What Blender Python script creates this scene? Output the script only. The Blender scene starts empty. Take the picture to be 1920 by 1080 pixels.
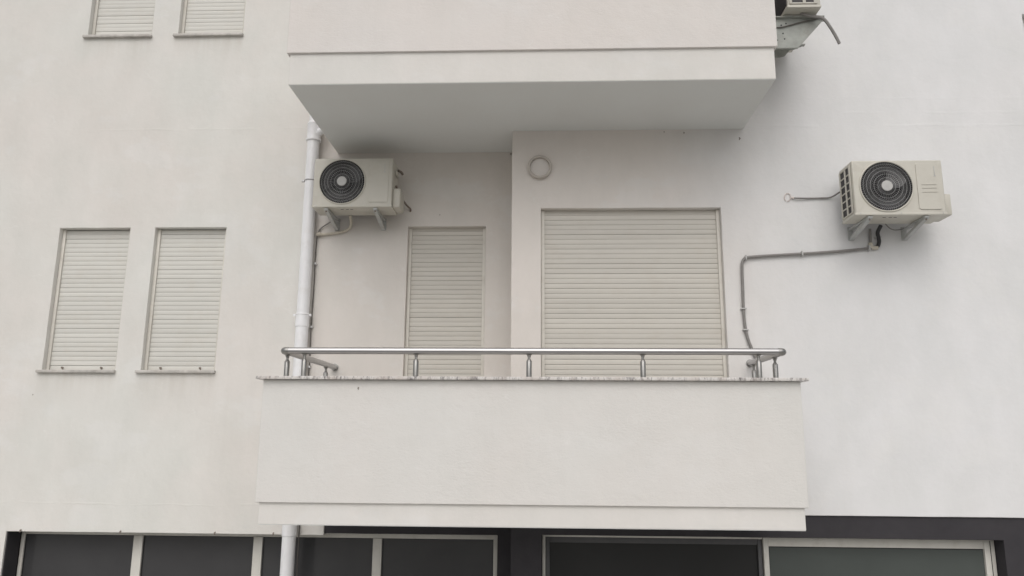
import bpy, bmesh, math, random
from mathutils import Vector, Matrix
random.seed(7)
scene = bpy.context.scene
C = scene.collection
CZ = 4.2                       # eye height above the street

# ------------------------------------------------------------------ camera
cam_data = bpy.data.cameras.new('camera')
cam_data.sensor_width = 36.0
cam_data.lens = 1397.39 / 1920.0 * 36.0
cam_data.clip_start = 0.05
cam_data.clip_end = 2000
cam = bpy.data.objects.new('camera', cam_data)
r_, u_, f_ = Vector((0.99919711, 0.03949634, 0.00672083)), Vector((0.00106898, -0.19397499, 0.98100589)), Vector((-0.04004981, 0.98021107, 0.19386147))
M4 = Matrix(((r_.x, u_.x, -f_.x, 0), (r_.y, u_.y, -f_.y, 0), (r_.z, u_.z, -f_.z, CZ), (0, 0, 0, 1)))
cam.matrix_world = M4
C.objects.link(cam)
scene.camera = cam

# ------------------------------------------------------------------ sky, sun, exposure
SUN_EL, SUN_AZ = math.radians(48), math.radians(183)      # azimuth clockwise from +Y: in front of the facade, a little left
world = bpy.data.worlds.new('World')
scene.world = world
world.use_nodes = True
wn = world.node_tree
wn.nodes.clear()
sky = wn.nodes.new('ShaderNodeTexSky')
sky.sky_type = 'NISHITA'
sky.sun_disc = False
sky.sun_elevation = SUN_EL
sky.sun_rotation = SUN_AZ
sky.dust_density = 4.0
sky.air_density = 1.0
hs = wn.nodes.new('ShaderNodeHueSaturation')
hs.inputs['Saturation'].default_value = 0.28              # thin overcast
bg = wn.nodes.new('ShaderNodeBackground')
bg.inputs['Strength'].default_value = 0.10
wo = wn.nodes.new('ShaderNodeOutputWorld')
wn.links.new(sky.outputs[0], hs.inputs['Color'])
wn.links.new(hs.outputs[0], bg.inputs['Color'])
wn.links.new(bg.outputs[0], wo.inputs['Surface'])

sd = bpy.data.lights.new('sun', 'SUN')
sd.energy = 1.0
sd.angle = math.radians(80)
sd.color = (1.0, 0.955, 0.91)
sun = bpy.data.objects.new('sun', sd)
to_sun = Vector((math.sin(SUN_AZ) * math.cos(SUN_EL), math.cos(SUN_AZ) * math.cos(SUN_EL), math.sin(SUN_EL)))
sun.rotation_euler = (-to_sun).to_track_quat('-Z', 'Y').to_euler()
sun.location = to_sun * 40
C.objects.link(sun)

scene.view_settings.view_transform = 'Standard'
scene.view_settings.look = 'None'
scene.view_settings.gamma = 1
scene.view_settings.use_curve_mapping = False
scene.view_settings.exposure = 0.13
scene.render.engine = 'CYCLES'
scene.cycles.max_bounces = 8
scene.cycles.diffuse_bounces = 6

# ------------------------------------------------------------------ materials
def nd(nt, kind, **kw):
    n = nt.nodes.new(kind)
    for k, v in kw.items():
        setattr(n, k, v)
    return n
def base(name, col, rough=0.6, metal=0.0, spec=0.5):
    m = bpy.data.materials.new(name)
    m.use_nodes = True
    b = m.node_tree.nodes['Principled BSDF']
    b.inputs['Base Color'].default_value = (*col, 1)
    b.inputs['Roughness'].default_value = rough
    b.inputs['Metallic'].default_value = metal
    b.inputs['Specular IOR Level'].default_value = spec
    return m, m.node_tree, b
def noise(nt, vec, scale, detail=4, rough=0.55):
    n = nd(nt, 'ShaderNodeTexNoise')
    n.inputs['Scale'].default_value = scale
    n.inputs['Detail'].default_value = detail
    n.inputs['Roughness'].default_value = rough
    if vec is not None:
        nt.links.new(vec, n.inputs['Vector'])
    return n.outputs['Fac']
def ramp(nt, fac, p0, c0, p1, c1):
    r = nd(nt, 'ShaderNodeValToRGB')
    r.color_ramp.elements[0].position = p0
    r.color_ramp.elements[1].position = p1
    r.color_ramp.elements[0].color = (*c0, 1)
    r.color_ramp.elements[1].color = (*c1, 1)
    nt.links.new(fac, r.inputs[0])
    return r.outputs[0]
def mix(nt, fac, a, b, mode='MIX'):
    m = nd(nt, 'ShaderNodeMix', data_type='RGBA', blend_type=mode)
    if isinstance(fac, (int, float)):
        m.inputs[0].default_value = fac
    else:
        nt.links.new(fac, m.inputs[0])
    for k, v in ((6, a), (7, b)):
        if isinstance(v, tuple):
            m.inputs[k].default_value = (*v, 1)
        else:
            nt.links.new(v, m.inputs[k])
    return m.outputs[2]
def math_(nt, op, a, b=None, clamp=False):
    m = nd(nt, 'ShaderNodeMath', operation=op, use_clamp=clamp)
    for k, v in ((0, a), (1, b)):
        if v is None:
            continue
        if isinstance(v, (int, float)):
            m.inputs[k].default_value = v
        else:
            nt.links.new(v, m.inputs[k])
    return m.outputs[0]
def position(nt, scale=(1, 1, 1)):
    g = nd(nt, 'ShaderNodeNewGeometry')
    mp = nd(nt, 'ShaderNodeMapping')
    mp.inputs['Scale'].default_value = scale
    nt.links.new(g.outputs['Position'], mp.inputs[0])
    return mp.outputs[0]
def bump(nt, b, h, strength, dist):
    n = nd(nt, 'ShaderNodeBump')
    n.inputs['Strength'].default_value = strength
    n.inputs['Distance'].default_value = dist
    nt.links.new(h, n.inputs['Height'])
    nt.links.new(n.outputs[0], b.inputs['Normal'])

def stucco(name, col, coarse=0.5, seams=(), tint=0.5, warm=(0.73, 0.685, 0.65), warm_bounce=None, sill_streaks=(), blotch=0.85):
    """painted fine plaster: grain relief, trowel marks, faint uneven paint, a few specks"""
    m, nt, b = base(name, col, 0.85, 0, 0.25)
    p = position(nt)
    n1 = noise(nt, p, 0.9, 3)
    n2 = noise(nt, position(nt, (1.3, 1.3, 0.7)), 2.3, 5, 0.6)
    pink = ramp(nt, n1, 0.38, (0, 0, 0), 0.68, (1, 1, 1))
    c = mix(nt, math_(nt, 'MULTIPLY', pink, tint), col, warm)
    if warm_bounce:                        # warm bounce light put into the paint colour, fading along x
        ax = nd(nt, 'ShaderNodeSeparateXYZ')
        nt.links.new(position(nt), ax.inputs[0])
        q = math_(nt, 'ADD', ax.outputs['X'], math_(nt, 'MULTIPLY', math_(nt, 'SUBTRACT', noise(nt, p, 1.4, 4), 0.5), 0.9))
        k = math_(nt, 'SUBTRACT', 1.0, math_(nt, 'DIVIDE', math_(nt, 'SUBTRACT', q, warm_bounce[0]), warm_bounce[1] - warm_bounce[0]), True)
        c = mix(nt, k, c, warm_bounce[2])
    # edges of trowel passes, faint and broken
    tn = noise(nt, position(nt, (1.0, 1.0, 1.6)), 1.9, 3, 0.5)
    ln = math_(nt, 'SUBTRACT', 1.0, math_(nt, 'DIVIDE', math_(nt, 'ABSOLUTE', math_(nt, 'SUBTRACT', tn, 0.53)), 0.006), True)
    lm = ramp(nt, noise(nt, p, 2.7, 4, 0.7), 0.50, (0, 0, 0), 0.62, (1, 1, 1))
    c = mix(nt, math_(nt, 'MULTIPLY', math_(nt, 'MULTIPLY', ln, lm), 0.35), c, (0.80, 0.79, 0.77))
    # touched-up patches of newer paint
    pt = ramp(nt, noise(nt, position(nt, (1.2, 1.2, 2.0)), 1.1, 6, 0.62), 0.56, (0, 0, 0), 0.62, (0.32 * blotch, 0.32 * blotch, 0.32 * blotch))
    c = mix(nt, pt, c, (0.77, 0.765, 0.755))
    mul = nd(nt, 'ShaderNodeMix', data_type='RGBA', blend_type='MULTIPLY')
    mul.inputs[0].default_value = 1
    nt.links.new(c, mul.inputs[6])
    nt.links.new(ramp(nt, n2, 0.32, (1 - 0.085 * blotch, 1 - 0.078 * blotch, 1 - 0.085 * blotch), 0.68, (1, 1, 1)), mul.inputs[7])
    c = mul.outputs[2]
    # vertical rain streaks, very faint
    st = noise(nt, position(nt, (9, 9, 0.35)), 1.0, 5, 0.6)
    c = mix(nt, ramp(nt, st, 0.60, (0, 0, 0), 0.85, (0.09, 0.09, 0.09)), c, (0.52, 0.49, 0.44))
    # rare dark specks
    sp = nd(nt, 'ShaderNodeTexVoronoi', feature='F1')
    sp.inputs['Scale'].default_value = 2.6
    nt.links.new(p, sp.inputs['Vector'])
    spn = ramp(nt, sp.outputs['Distance'], 0.014, (1, 1, 1), 0.024, (0, 0, 0))
    rar = ramp(nt, noise(nt, p, 1.7, 1), 0.52, (0, 0, 0), 0.56, (1, 1, 1))
    c = mix(nt, math_(nt, 'MULTIPLY', math_(nt, 'MULTIPLY', spn, rar), 0.45), c, (0.20, 0.17, 0.14))
    # darker brown streaks below the sills, fading downward
    for x0, x1, zs in sill_streaks:
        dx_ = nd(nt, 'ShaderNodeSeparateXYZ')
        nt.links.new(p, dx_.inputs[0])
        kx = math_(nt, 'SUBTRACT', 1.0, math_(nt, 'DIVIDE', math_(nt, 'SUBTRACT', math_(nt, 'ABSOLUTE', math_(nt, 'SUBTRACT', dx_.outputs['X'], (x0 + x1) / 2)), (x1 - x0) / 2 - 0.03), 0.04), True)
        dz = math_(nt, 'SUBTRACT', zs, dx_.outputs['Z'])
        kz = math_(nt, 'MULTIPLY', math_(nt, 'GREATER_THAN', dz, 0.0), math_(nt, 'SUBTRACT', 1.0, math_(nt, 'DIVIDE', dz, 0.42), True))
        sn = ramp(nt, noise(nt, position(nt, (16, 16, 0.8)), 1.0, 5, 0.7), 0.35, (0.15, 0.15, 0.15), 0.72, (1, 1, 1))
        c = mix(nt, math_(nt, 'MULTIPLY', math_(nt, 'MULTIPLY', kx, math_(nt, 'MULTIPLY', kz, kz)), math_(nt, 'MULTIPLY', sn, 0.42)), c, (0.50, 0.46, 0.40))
    g1 = noise(nt, p, 260, 2)
    g2 = math_(nt, 'MULTIPLY', noise(nt, position(nt, (34, 34, 70)), 1.0, 5, 0.7), ramp(nt, noise(nt, p, 3.0, 3), 0.38, (0.6, 0.6, 0.6), 0.64, (1.3, 1.3, 1.3)))
    g3 = noise(nt, p, 7, 4)
    h = math_(nt, 'ADD', math_(nt, 'MULTIPLY', g1, 0.30), math_(nt, 'MULTIPLY', g2, 0.45 * coarse))
    h = math_(nt, 'ADD', h, math_(nt, 'MULTIPLY', g3, 1.6))
    if seams:
        sx = nd(nt, 'ShaderNodeSeparateXYZ')
        nt.links.new(position(nt), sx.inputs[0])
        wob = math_(nt, 'MULTIPLY', math_(nt, 'SUBTRACT', noise(nt, position(nt, (2.5, 2.5, 0.3)), 1.0, 4), 0.5), 0.06)
        for z, w, s in seams:
            d = math_(nt, 'ABSOLUTE', math_(nt, 'SUBTRACT', math_(nt, 'ADD', sx.outputs['Z'], wob), z))
            k = math_(nt, 'SUBTRACT', 1.0, math_(nt, 'DIVIDE', d, w), True)
            msk = ramp(nt, noise(nt, position(nt, (1.6, 1.6, 14)), 1.0, 5, 0.7), 0.45, (0, 0, 0), 0.6, (1, 1, 1))
            k = math_(nt, 'MULTIPLY', math_(nt, 'MULTIPLY', k, msk), s)
            h = math_(nt, 'ADD', h, k)
    nt.links.new(c, b.inputs['Base Color'])
    bump(nt, b, h, 0.55 + 0.12 * coarse, 0.005)
    return m

WHITE = (0.74, 0.72, 0.69)
Z = lambda v: CZ + v
M = {}
M['plaster_left'] = stucco('plaster_left', (0.715, 0.708, 0.675), 0.4, ((Z(-0.647), 0.012, 0.45), (Z(3.03), 0.015, 0.35)), 0.6, sill_streaks=((-4.837, -4.072, Z(0.556)), (-3.868, -3.10, Z(0.556)), (-4.803, -4.072, Z(4.053)), (-3.838, -3.10, Z(4.053))))
M['plaster_right'] = stucco('plaster_right', (0.75, 0.75, 0.755), 0.5, ((Z(2.78), 0.03, 0.40), (Z(3.04), 0.02, 0.28), (Z(2.9), 0.015, 0.25)), 0.12, warm_bounce=(0.9, 2.3, (0.745, 0.700, 0.66)))
M['plaster_rough'] = stucco('plaster_rough', (0.705, 0.694, 0.668), 1.3, (), 0.35, blotch=0.4)
M['plaster_rough_upper'] = stucco('plaster_rough_upper', (0.725, 0.695, 0.67), 1.3, (), 0.7, blotch=0.5)
M['plaster_recess'] = stucco('plaster_recess', (0.715, 0.680, 0.642), 0.4, (), 0.35, (0.71, 0.655, 0.615))
M['plaster_band'] = stucco('plaster_band', (0.73, 0.715, 0.685), 0.4, (), 0.4)

def simple(name, col, rough=0.5, metal=0.0, var=0.08, scale=14, b_s=0.0, spec=0.5, stretch=(1, 1, 1), dirt=None, rnd=0.0):
    m, nt, b = base(name, col, rough, metal, spec)
    p = position(nt, stretch)
    n = noise(nt, p, scale, 5, 0.6)
    lo = tuple(x * (1 - var) for x in col)
    hi = tuple(min(1, x * (1 + var)) for x in col)
    c = ramp(nt, n, 0.3, lo, 0.7, hi)
    if dirt:
        dn = noise(nt, position(nt, (3, 3, 3)), 2.2, 6, 0.7)
        c = mix(nt, ramp(nt, dn, 0.5, (0, 0, 0), 0.78, (0.6, 0.6, 0.6)), c, dirt)
    if rnd:
        oi = nd(nt, 'ShaderNodeObjectInfo')
        k = math_(nt, 'ADD', 1 - rnd, math_(nt, 'MULTIPLY', oi.outputs['Random'], 2 * rnd))
        mm = nd(nt, 'ShaderNodeMix', data_type='RGBA', blend_type='MULTIPLY')
        mm.inputs[0].default_value = 1
        nt.links.new(c, mm.inputs[6])
        cb = nd(nt, 'ShaderNodeCombineColor')
        for i in range(3):
            nt.links.new(k, cb.inputs[i])
        nt.links.new(cb.outputs[0], mm.inputs[7])
        c = mm.outputs[2]
    nt.links.new(c, b.inputs['Base Color'])
    rr = nd(nt, 'ShaderNodeMapRange')
    rr.inputs['To Min'].default_value = max(0.02, rough - 0.08)
    rr.inputs['To Max'].default_value = min(1, rough + 0.10)
    nt.links.new(n, rr.inputs[0])
    nt.links.new(rr.outputs[0], b.inputs['Roughness'])
    if b_s:
        bump(nt, b, noise(nt, p, scale * 8, 3), b_s, 0.002)
    return m
M['slat'] = simple('shutter_slat_paint', (0.63, 0.62, 0.58), 0.45, 0, 0.03, 3, 0, 0.4, (1, 1, 6), (0.60, 0.57, 0.51), 0.025)
M['slat_beige'] = simple('beige_slat_paint', (0.605, 0.580, 0.530), 0.5, 0, 0.03, 3, 0, 0.35, (1, 1, 6), (0.58, 0.54, 0.48), 0.025)  # slightly darker, beiger tone for the balcony shutters
M['guide'] = simple('guide_rail_paint', (0.68, 0.655, 0.60), 0.45, 0, 0.04, 8, 0, 0.4, (1, 1, 1), (0.45, 0.41, 0.35))
M['frame'] = simple('shop_frame_paint', (0.60, 0.585, 0.54), 0.4, 0, 0.05, 6, 0, 0.4, (1, 1, 1), (0.42, 0.39, 0.34))
M['frame_dark'] = simple('dark_frame', (0.075, 0.075, 0.078), 0.5, 0, 0.1, 12)
M['dark_plaster'] = simple('charcoal_plaster', (0.048, 0.0455, 0.050), 0.9, 0, 0.10, 5, 0.5, 0.2, (1, 1, 1), (0.055, 0.052, 0.054))
M['glass'] = simple('dark_glass', (0.056, 0.056, 0.058), 0.08, 0, 0.16, 0.9, 0, 0.45)
M['glass_green'] = simple('green_tinted_glass', (0.072, 0.082, 0.077), 0.14, 0, 0.12, 1.0, 0, 0.5)
M['interior'] = simple('unlit_interior', (0.05, 0.048, 0.045), 0.9)
M['pvc'] = simple('white_plastic_pipe', (0.82, 0.825, 0.84), 0.4, 0, 0.03, 5, 0, 0.45, (3, 3, 0.6), (0.68, 0.67, 0.65))
M['clip'] = simple('grey_plastic_clip', (0.50, 0.50, 0.49), 0.5)
M['clamp'] = simple('galvanised_clamp', (0.50, 0.50, 0.50), 0.45, 0.5, 0.1, 20)
M['steel'] = simple('brushed_steel', (0.45, 0.445, 0.445), 0.30, 1.0, 0.06, 4, 0.05, 0.5, (0.4, 6, 6))
M['steel_post'] = simple('polished_steel', (0.36, 0.355, 0.34), 0.36, 1.0, 0.10, 30)
M['casing'] = simple('beige_enamel', (0.555, 0.535, 0.475), 0.42, 0, 0.04, 5, 0, 0.45, (1, 1, 1), (0.47, 0.44, 0.37))
M['wire'] = simple('grey_coated_wire', (0.44, 0.44, 0.44), 0.4, 0.2, 0.05, 30)
M['fan_dark'] = simple('black_plastic', (0.020, 0.020, 0.022), 0.5)
M['coil'] = simple('dark_coil', (0.045, 0.042, 0.044), 0.55, 0.3, 0.35, 60)
M['hub'] = simple('grey_hub', (0.46, 0.455, 0.44), 0.4)
M['bracket'] = simple('painted_bracket', (0.50, 0.51, 0.50), 0.5, 0.1, 0.07, 18, 0, 0.4, (1, 1, 1), (0.38, 0.36, 0.32))
M['bracket_dark'] = simple('weathered_bracket', (0.36, 0.375, 0.35), 0.55, 0.1, 0.12, 14, 0, 0.35, (1, 1, 1), (0.24, 0.22, 0.18))
M['hose'] = simple('grey_hose', (0.235, 0.225, 0.215), 0.6, 0, 0.12, 20)
M['dark_cable'] = simple('dark_grey_cable', (0.13, 0.12, 0.11), 0.6, 0, 0.1, 10)
M['insul'] = simple('black_insulation', (0.045, 0.045, 0.048), 0.75)
M['cream_tape'] = simple('cream_tape', (0.55, 0.51, 0.43), 0.7, 0, 0.15, 30)
M['filler'] = simple('pale_filler', (0.66, 0.60, 0.57), 0.95, 0, 0.12, 25, 0.4)
M['hook'] = simple('rusty_metal', (0.20, 0.165, 0.14), 0.8)
M['chip'] = simple('bare_render', (0.26, 0.23, 0.20), 0.9)
M['sill'] = simple('sill_stone', (0.50, 0.48, 0.45), 0.5, 0, 0.25, 9, 0, 0.4, (1, 1, 1), (0.27, 0.23, 0.19))
M['paving'] = simple('paving', (0.50, 0.49, 0.465), 0.9, 0, 0.12, 3, 0.3)
M['asphalt'] = simple('asphalt', (0.11, 0.108, 0.105), 0.9, 0, 0.2, 40, 0.5)
M['vent_cover'] = simple('vent_cover_plastic', (0.70, 0.665, 0.63), 0.6, 0, 0.05, 6)
M['vent'] = simple('vent_plastic', (0.52, 0.48, 0.435), 0.5, 0, 0.05, 12)
M['earth'] = simple('open_ground', (0.30, 0.29, 0.27), 0.95, 0, 0.15, 0.4)
# coping stone: white marble with grey and rosy veins running through the slab
m, nt, b = base('veined_marble', (0.6, 0.58, 0.55), 0.4)
v1 = noise(nt, position(nt, (42, 12, 12)), 1.0, 6, 0.8)
v2 = noise(nt, position(nt, (8, 5, 5)), 1.0, 4, 0.6)
c = ramp(nt, v1, 0.38, (0.15, 0.135, 0.135), 0.52, (0.66, 0.64, 0.615))
c = mix(nt, ramp(nt, v2, 0.45, (0, 0, 0), 0.7, (0.7, 0.7, 0.7)), c, (0.52, 0.46, 0.42))
nt.links.new(c, b.inputs['Base Color'])
M['marble'] = m
# soffit paint with a darker, browner patch above the recessed unit
m, nt, b = base('soffit_paint', (0.72, 0.735, 0.725), 0.9, 0, 0.2)
p = position(nt)
sx = nd(nt, 'ShaderNodeSeparateXYZ')
nt.links.new(p, sx.inputs[0])
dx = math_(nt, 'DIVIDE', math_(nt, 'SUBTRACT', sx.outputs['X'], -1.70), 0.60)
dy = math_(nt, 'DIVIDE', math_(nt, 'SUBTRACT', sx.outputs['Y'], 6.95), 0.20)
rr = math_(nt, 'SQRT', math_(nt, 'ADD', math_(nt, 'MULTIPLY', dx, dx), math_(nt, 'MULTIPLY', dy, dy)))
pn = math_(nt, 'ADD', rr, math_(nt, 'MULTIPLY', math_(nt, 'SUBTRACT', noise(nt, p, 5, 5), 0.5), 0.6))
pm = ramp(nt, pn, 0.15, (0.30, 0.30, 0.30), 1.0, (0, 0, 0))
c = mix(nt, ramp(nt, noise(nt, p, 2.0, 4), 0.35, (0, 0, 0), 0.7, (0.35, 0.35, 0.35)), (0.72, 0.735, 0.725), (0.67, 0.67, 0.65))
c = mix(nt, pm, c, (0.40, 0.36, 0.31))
nt.links.new(c, b.inputs['Base Color'])
bump(nt, b, noise(nt, p, 90, 3), 0.25, 0.002)
M['soffit'] = m

# ------------------------------------------------------------------ mesh helpers
class MB:
    def __init__(self):
        self.bm = bmesh.new()
    def _merge(self, t):
        me = bpy.data.meshes.new('tmp')
        t.to_mesh(me)
        t.free()
        self.bm.from_mesh(me)
        bpy.data.meshes.remove(me)
    def box(self, x0, x1, y0, y1, z0, z1, bev=0.0, seg=2, rot=None, piv=None):
        t = bmesh.new()
        bmesh.ops.create_cube(t, size=1)
        for v in t.verts:
            v.co = Vector(((x0 + x1) / 2 + v.co.x * (x1 - x0), (y0 + y1) / 2 + v.co.y * (y1 - y0), (z0 + z1) / 2 + v.co.z * (z1 - z0)))
        if bev:
            bmesh.ops.bevel(t, geom=t.edges[:], offset=bev, segments=seg, profile=0.5, affect='EDGES')
        if rot is not None:
            bmesh.ops.rotate(t, cent=piv or Vector(((x0 + x1) / 2, (y0 + y1) / 2, (z0 + z1) / 2)), matrix=rot, verts=t.verts[:])
        self._merge(t)
        return self
    def poly(self, pts, off):
        """closed prism: polygon pts (3D) swept by off"""
        t = bmesh.new()
        off = Vector(off)
        a = [t.verts.new(p) for p in pts]
        c = [t.verts.new(Vector(p) + off) for p in pts]
        t.faces.new(a)
        t.faces.new(list(reversed(c)))
        n = len(pts)
        for i in range(n):
            t.faces.new((a[i], c[i], c[(i + 1) % n], a[(i + 1) % n]))
        bmesh.ops.recalc_face_normals(t, faces=t.faces[:])
        self._merge(t)
        return self
    def tube(self, path, r, n=10, caps=True):
        path = [Vector(p) for p in path]
        rs = r if isinstance(r, (list, tuple)) else [r] * len(path)
        t = bmesh.new()
        rings = []
        up = None
        for i, p in enumerate(path):
            d = (path[min(i + 1, len(path) - 1)] - path[max(i - 1, 0)])
            if d.length < 1e-9:
                d = Vector((0, 0, 1))
            d.normalize()
            if up is None:
                up = d.cross(Vector((0, 0, 1)))
                if up.length < 0.1:
                    up = d.cross(Vector((1, 0, 0)))
                up.normalize()
            up = (up - d * up.dot(d)).normalized()
            q = d.cross(up)
            rings.append([t.verts.new(p + (up * math.cos(2 * math.pi * k / n) + q * math.sin(2 * math.pi * k / n)) * rs[i]) for k in range(n)])
        for a, c in zip(rings, rings[1:]):
            for k in range(n):
                t.faces.new((a[k], a[(k + 1) % n], c[(k + 1) % n], c[k]))
        if caps:
            t.faces.new(list(reversed(rings[0])))
            t.faces.new(rings[-1])
        bmesh.ops.recalc_face_normals(t, faces=t.faces[:])
        self._merge(t)
        return self
    def ring(self, c, R, r, n=48, m=6, axis='y'):
        t = bmesh.new()
        rows = []
        for i in range(n):
            a = 2 * math.pi * i / n
            row = []
            for j in range(m):
                q = 2 * math.pi * j / m
                rr_, h = R + r * math.cos(q), r * math.sin(q)
                if axis == 'y':
                    p = (c[0] + rr_ * math.cos(a), c[1] + h, c[2] + rr_ * math.sin(a))
                else:
                    p = (c[0] + rr_ * math.cos(a), c[1] + rr_ * math.sin(a), c[2] + h)
                row.append(t.verts.new(p))
            rows.append(row)
        for i in range(n):
            for j in range(m):
                t.faces.new((rows[i][j], rows[(i + 1) % n][j], rows[(i + 1) % n][(j + 1) % m], rows[i][(j + 1) % m]))
        bmesh.ops.recalc_face_normals(t, faces=t.faces[:])
        self._merge(t)
        return self
    def build(self, name, mat, parent=None, org=(0, 0, 0), smooth=True, bevel=0.0):
        """verts are in the parent's frame; org is where the object's own origin goes in that frame"""
        o_ = Vector(org)
        for v in self.bm.verts:
            v.co -= o_
        me = bpy.data.meshes.new(name)
        self.bm.to_mesh(me)
        self.bm.free()
        me.materials.append(mat)
        if smooth:
            me.shade_smooth()
            me.set_sharp_from_angle(angle=math.radians(35))
        o = bpy.data.objects.new(name, me)
        o.location = o_
        if parent is not None:
            o.parent = parent
        C.objects.link(o)
        if bevel:
            bv = o.modifiers.new('soft_edges', 'BEVEL')
            bv.width = bevel
            bv.segments = 2
            bv.limit_method = 'ANGLE'
            bv.angle_limit = math.radians(40)
            bv.harden_normals = True
        return o

def tag(o, label=None, cat=None, group=None, kind=None):
    for k, v in (('label', label), ('category', cat), ('group', group), ('kind', kind)):
        if v:
            o[k] = v
    return o
def thing(name, loc, label, cat, group=None, rz=0.0):
    o = bpy.data.objects.new(name, None)
    o.location = loc
    o.rotation_euler = (0, 0, rz)
    o.empty_display_size = 0.2
    C.objects.link(o)
    return tag(o, label, cat, group)
def share(o, parent, loc, name=None):
    c = o.copy()
    C.objects.link(c)
    c.parent = parent
    c.location = loc
    return c

# ------------------------------------------------------------------ street (behind and below the viewer, lights the soffits)
tag(MB().box(-400, 400, -400, 400, -0.5, -0.012).build('ground', M['earth'], smooth=False), kind='structure')
tag(MB().box(-60, 60, -9, -2.0, -0.3, -0.006).build('road', M['asphalt'], smooth=False), kind='structure')
tag(MB().box(-60, 60, -2.0, 6.45, -0.3, 0.12, 0.01).build('pavement', M['paving'], smooth=False), kind='structure')

# ------------------------------------------------------------------ the building
YF, YP, YR, YD = 5.50, 5.48, 6.472, 6.989       # balcony band, parapet face, projecting wall, set-back wall
B = thing('apartment_building', (0, 7.0, 0), 'white plastered apartment block with rolled-down cream shutters, two balconies and a charcoal ground floor', 'building')
def bl(mb, name, mat, parent=B, bevel=0.0, smooth=True, org=None):
    """mb is in world coordinates; put it under the building"""
    for v in mb.bm.verts:
        v.co -= Vector((0, 7.0, 0))
    return mb.build(name, mat, parent, org or (0, 0, 0), smooth, bevel)

def wall(name, mat, x0, x1, z0, z1, y, openings, depth, ret_left=0.0, ret_bottom=0.0, step=0.16, jit=0.0012):
    xs, zs = {round(x0, 4), round(x1, 4)}, {round(z0, 4), round(z1, 4)}
    for a, b_, c_, d_ in openings:
        xs |= {round(a, 4), round(b_, 4)}
        zs |= {round(c_, 4), round(d_, 4)}
    def fill(s, lo, hi):
        s = sorted(v for v in s if lo <= v <= hi)
        out = []
        for p, q in zip(s, s[1:]):
            k = max(1, int(round((q - p) / step)))
            out += [p + (q - p) * i / k for i in range(k)]
        return out + [s[-1]]
    xs, zs = fill(xs, round(x0, 4), round(x1, 4)), fill(zs, round(z0, 4), round(z1, 4))
    bm = bmesh.new()
    rg = random.Random(name + str(x0))
    import mathutils
    V = [[None] * len(zs) for _ in xs]
    for i, x in enumerate(xs):
        for j, z in enumerate(zs):
            w = mathutils.noise.noise(Vector((x * 1.1, y * 3, z * 1.1))) * 0.004 + mathutils.noise.noise(Vector((x * 4, y, z * 4))) * 0.0012
            V[i][j] = bm.verts.new((x + rg.uniform(-jit, jit), y + w, z + rg.uniform(-jit, jit)))
    def hole(i, j):
        cx, cz = (xs[i] + xs[i + 1]) / 2, (zs[j] + zs[j + 1]) / 2
        return any(a < cx < b_ and c_ < cz < d_ for a, b_, c_, d_ in openings)
    back = {}
    def bk(v, d):
        if (v, d) not in back:
            back[(v, d)] = bm.verts.new((v.co.x, y + d, v.co.z))
        return back[(v, d)]
    H = [[hole(i, j) for j in range(len(zs) - 1)] for i in range(len(xs) - 1)]
    for i in range(len(xs) - 1):
        for j in range(len(zs) - 1):
            if not H[i][j]:
                bm.faces.new((V[i][j], V[i + 1][j], V[i + 1][j + 1], V[i][j + 1]))
                continue
            for di, dj, a, b_ in ((-1, 0, V[i][j], V[i][j + 1]), (1, 0, V[i + 1][j], V[i + 1][j + 1]), (0, -1, V[i][j], V[i + 1][j]), (0, 1, V[i][j + 1], V[i + 1][j + 1])):
                ii, jj = i + di, j + dj
                if 0 <= ii < len(xs) - 1 and 0 <= jj < len(zs) - 1 and not H[ii][jj]:
                    bm.faces.new((a, b_, bk(b_, depth), bk(a, depth)))
    if ret_left:
        for j in range(len(zs) - 1):
            bm.faces.new((V[0][j], V[0][j + 1], bk(V[0][j + 1], ret_left), bk(V[0][j], ret_left)))
    if ret_bottom:
        for i in range(len(xs) - 1):
            if not H[i][0]:
                bm.faces.new((V[i][0], V[i + 1][0], bk(V[i + 1][0], ret_bottom), bk(V[i][0], ret_bottom)))
    loose = [v for v in bm.verts if not v.link_faces]
    bmesh.ops.delete(bm, geom=loose, context='VERTS')
    bmesh.ops.recalc_face_normals(bm, faces=bm.faces[:])
    # make sure that the front faces the street
    s = sum(f.normal.y * f.calc_area() for f in bm.faces)
    if s > 0:
        bmesh.ops.reverse_faces(bm, faces=bm.faces[:])
    mb = MB()
    mb.bm.free()
    mb.bm = bm
    return bl(mb, name, mat, bevel=0.005)

FL = Z(-0.48)                                     # balcony floor
TOPZ = Z(6.6)
W1 = (-4.799, -4.084, Z(0.583), Z(1.996))
W2 = (-3.830, -3.112, Z(0.583), Z(1.996))
T1 = (-4.765, -4.084, Z(4.080), Z(5.48))
T2 = (-3.800, -3.112, Z(4.080), Z(5.48))
DOOR = (-1.306, -0.546, FL, Z(1.996))
BIG = (-0.007, 1.600, FL, Z(2.012))
EDGE = (4.455, 5.15, Z(2.55), Z(3.865))
UDOOR = (-1.306, -0.546, Z(3.03), Z(5.4))
UBIG = (-0.007, 1.600, Z(3.03), Z(5.4))
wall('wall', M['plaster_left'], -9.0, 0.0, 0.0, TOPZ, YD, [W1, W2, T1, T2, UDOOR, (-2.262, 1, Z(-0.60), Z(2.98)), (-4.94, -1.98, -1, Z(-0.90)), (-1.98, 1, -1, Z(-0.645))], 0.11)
wall('wall', M['plaster_recess'], -2.261, -0.10, Z(-0.60), Z(2.98), YD + 0.0005, [DOOR], 0.11)
wall('wall', M['plaster_right'], -0.272, 9.0, Z(-0.632), TOPZ, YR, [BIG, UBIG, EDGE], 0.11, ret_left=0.53, ret_bottom=0.12)
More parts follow.
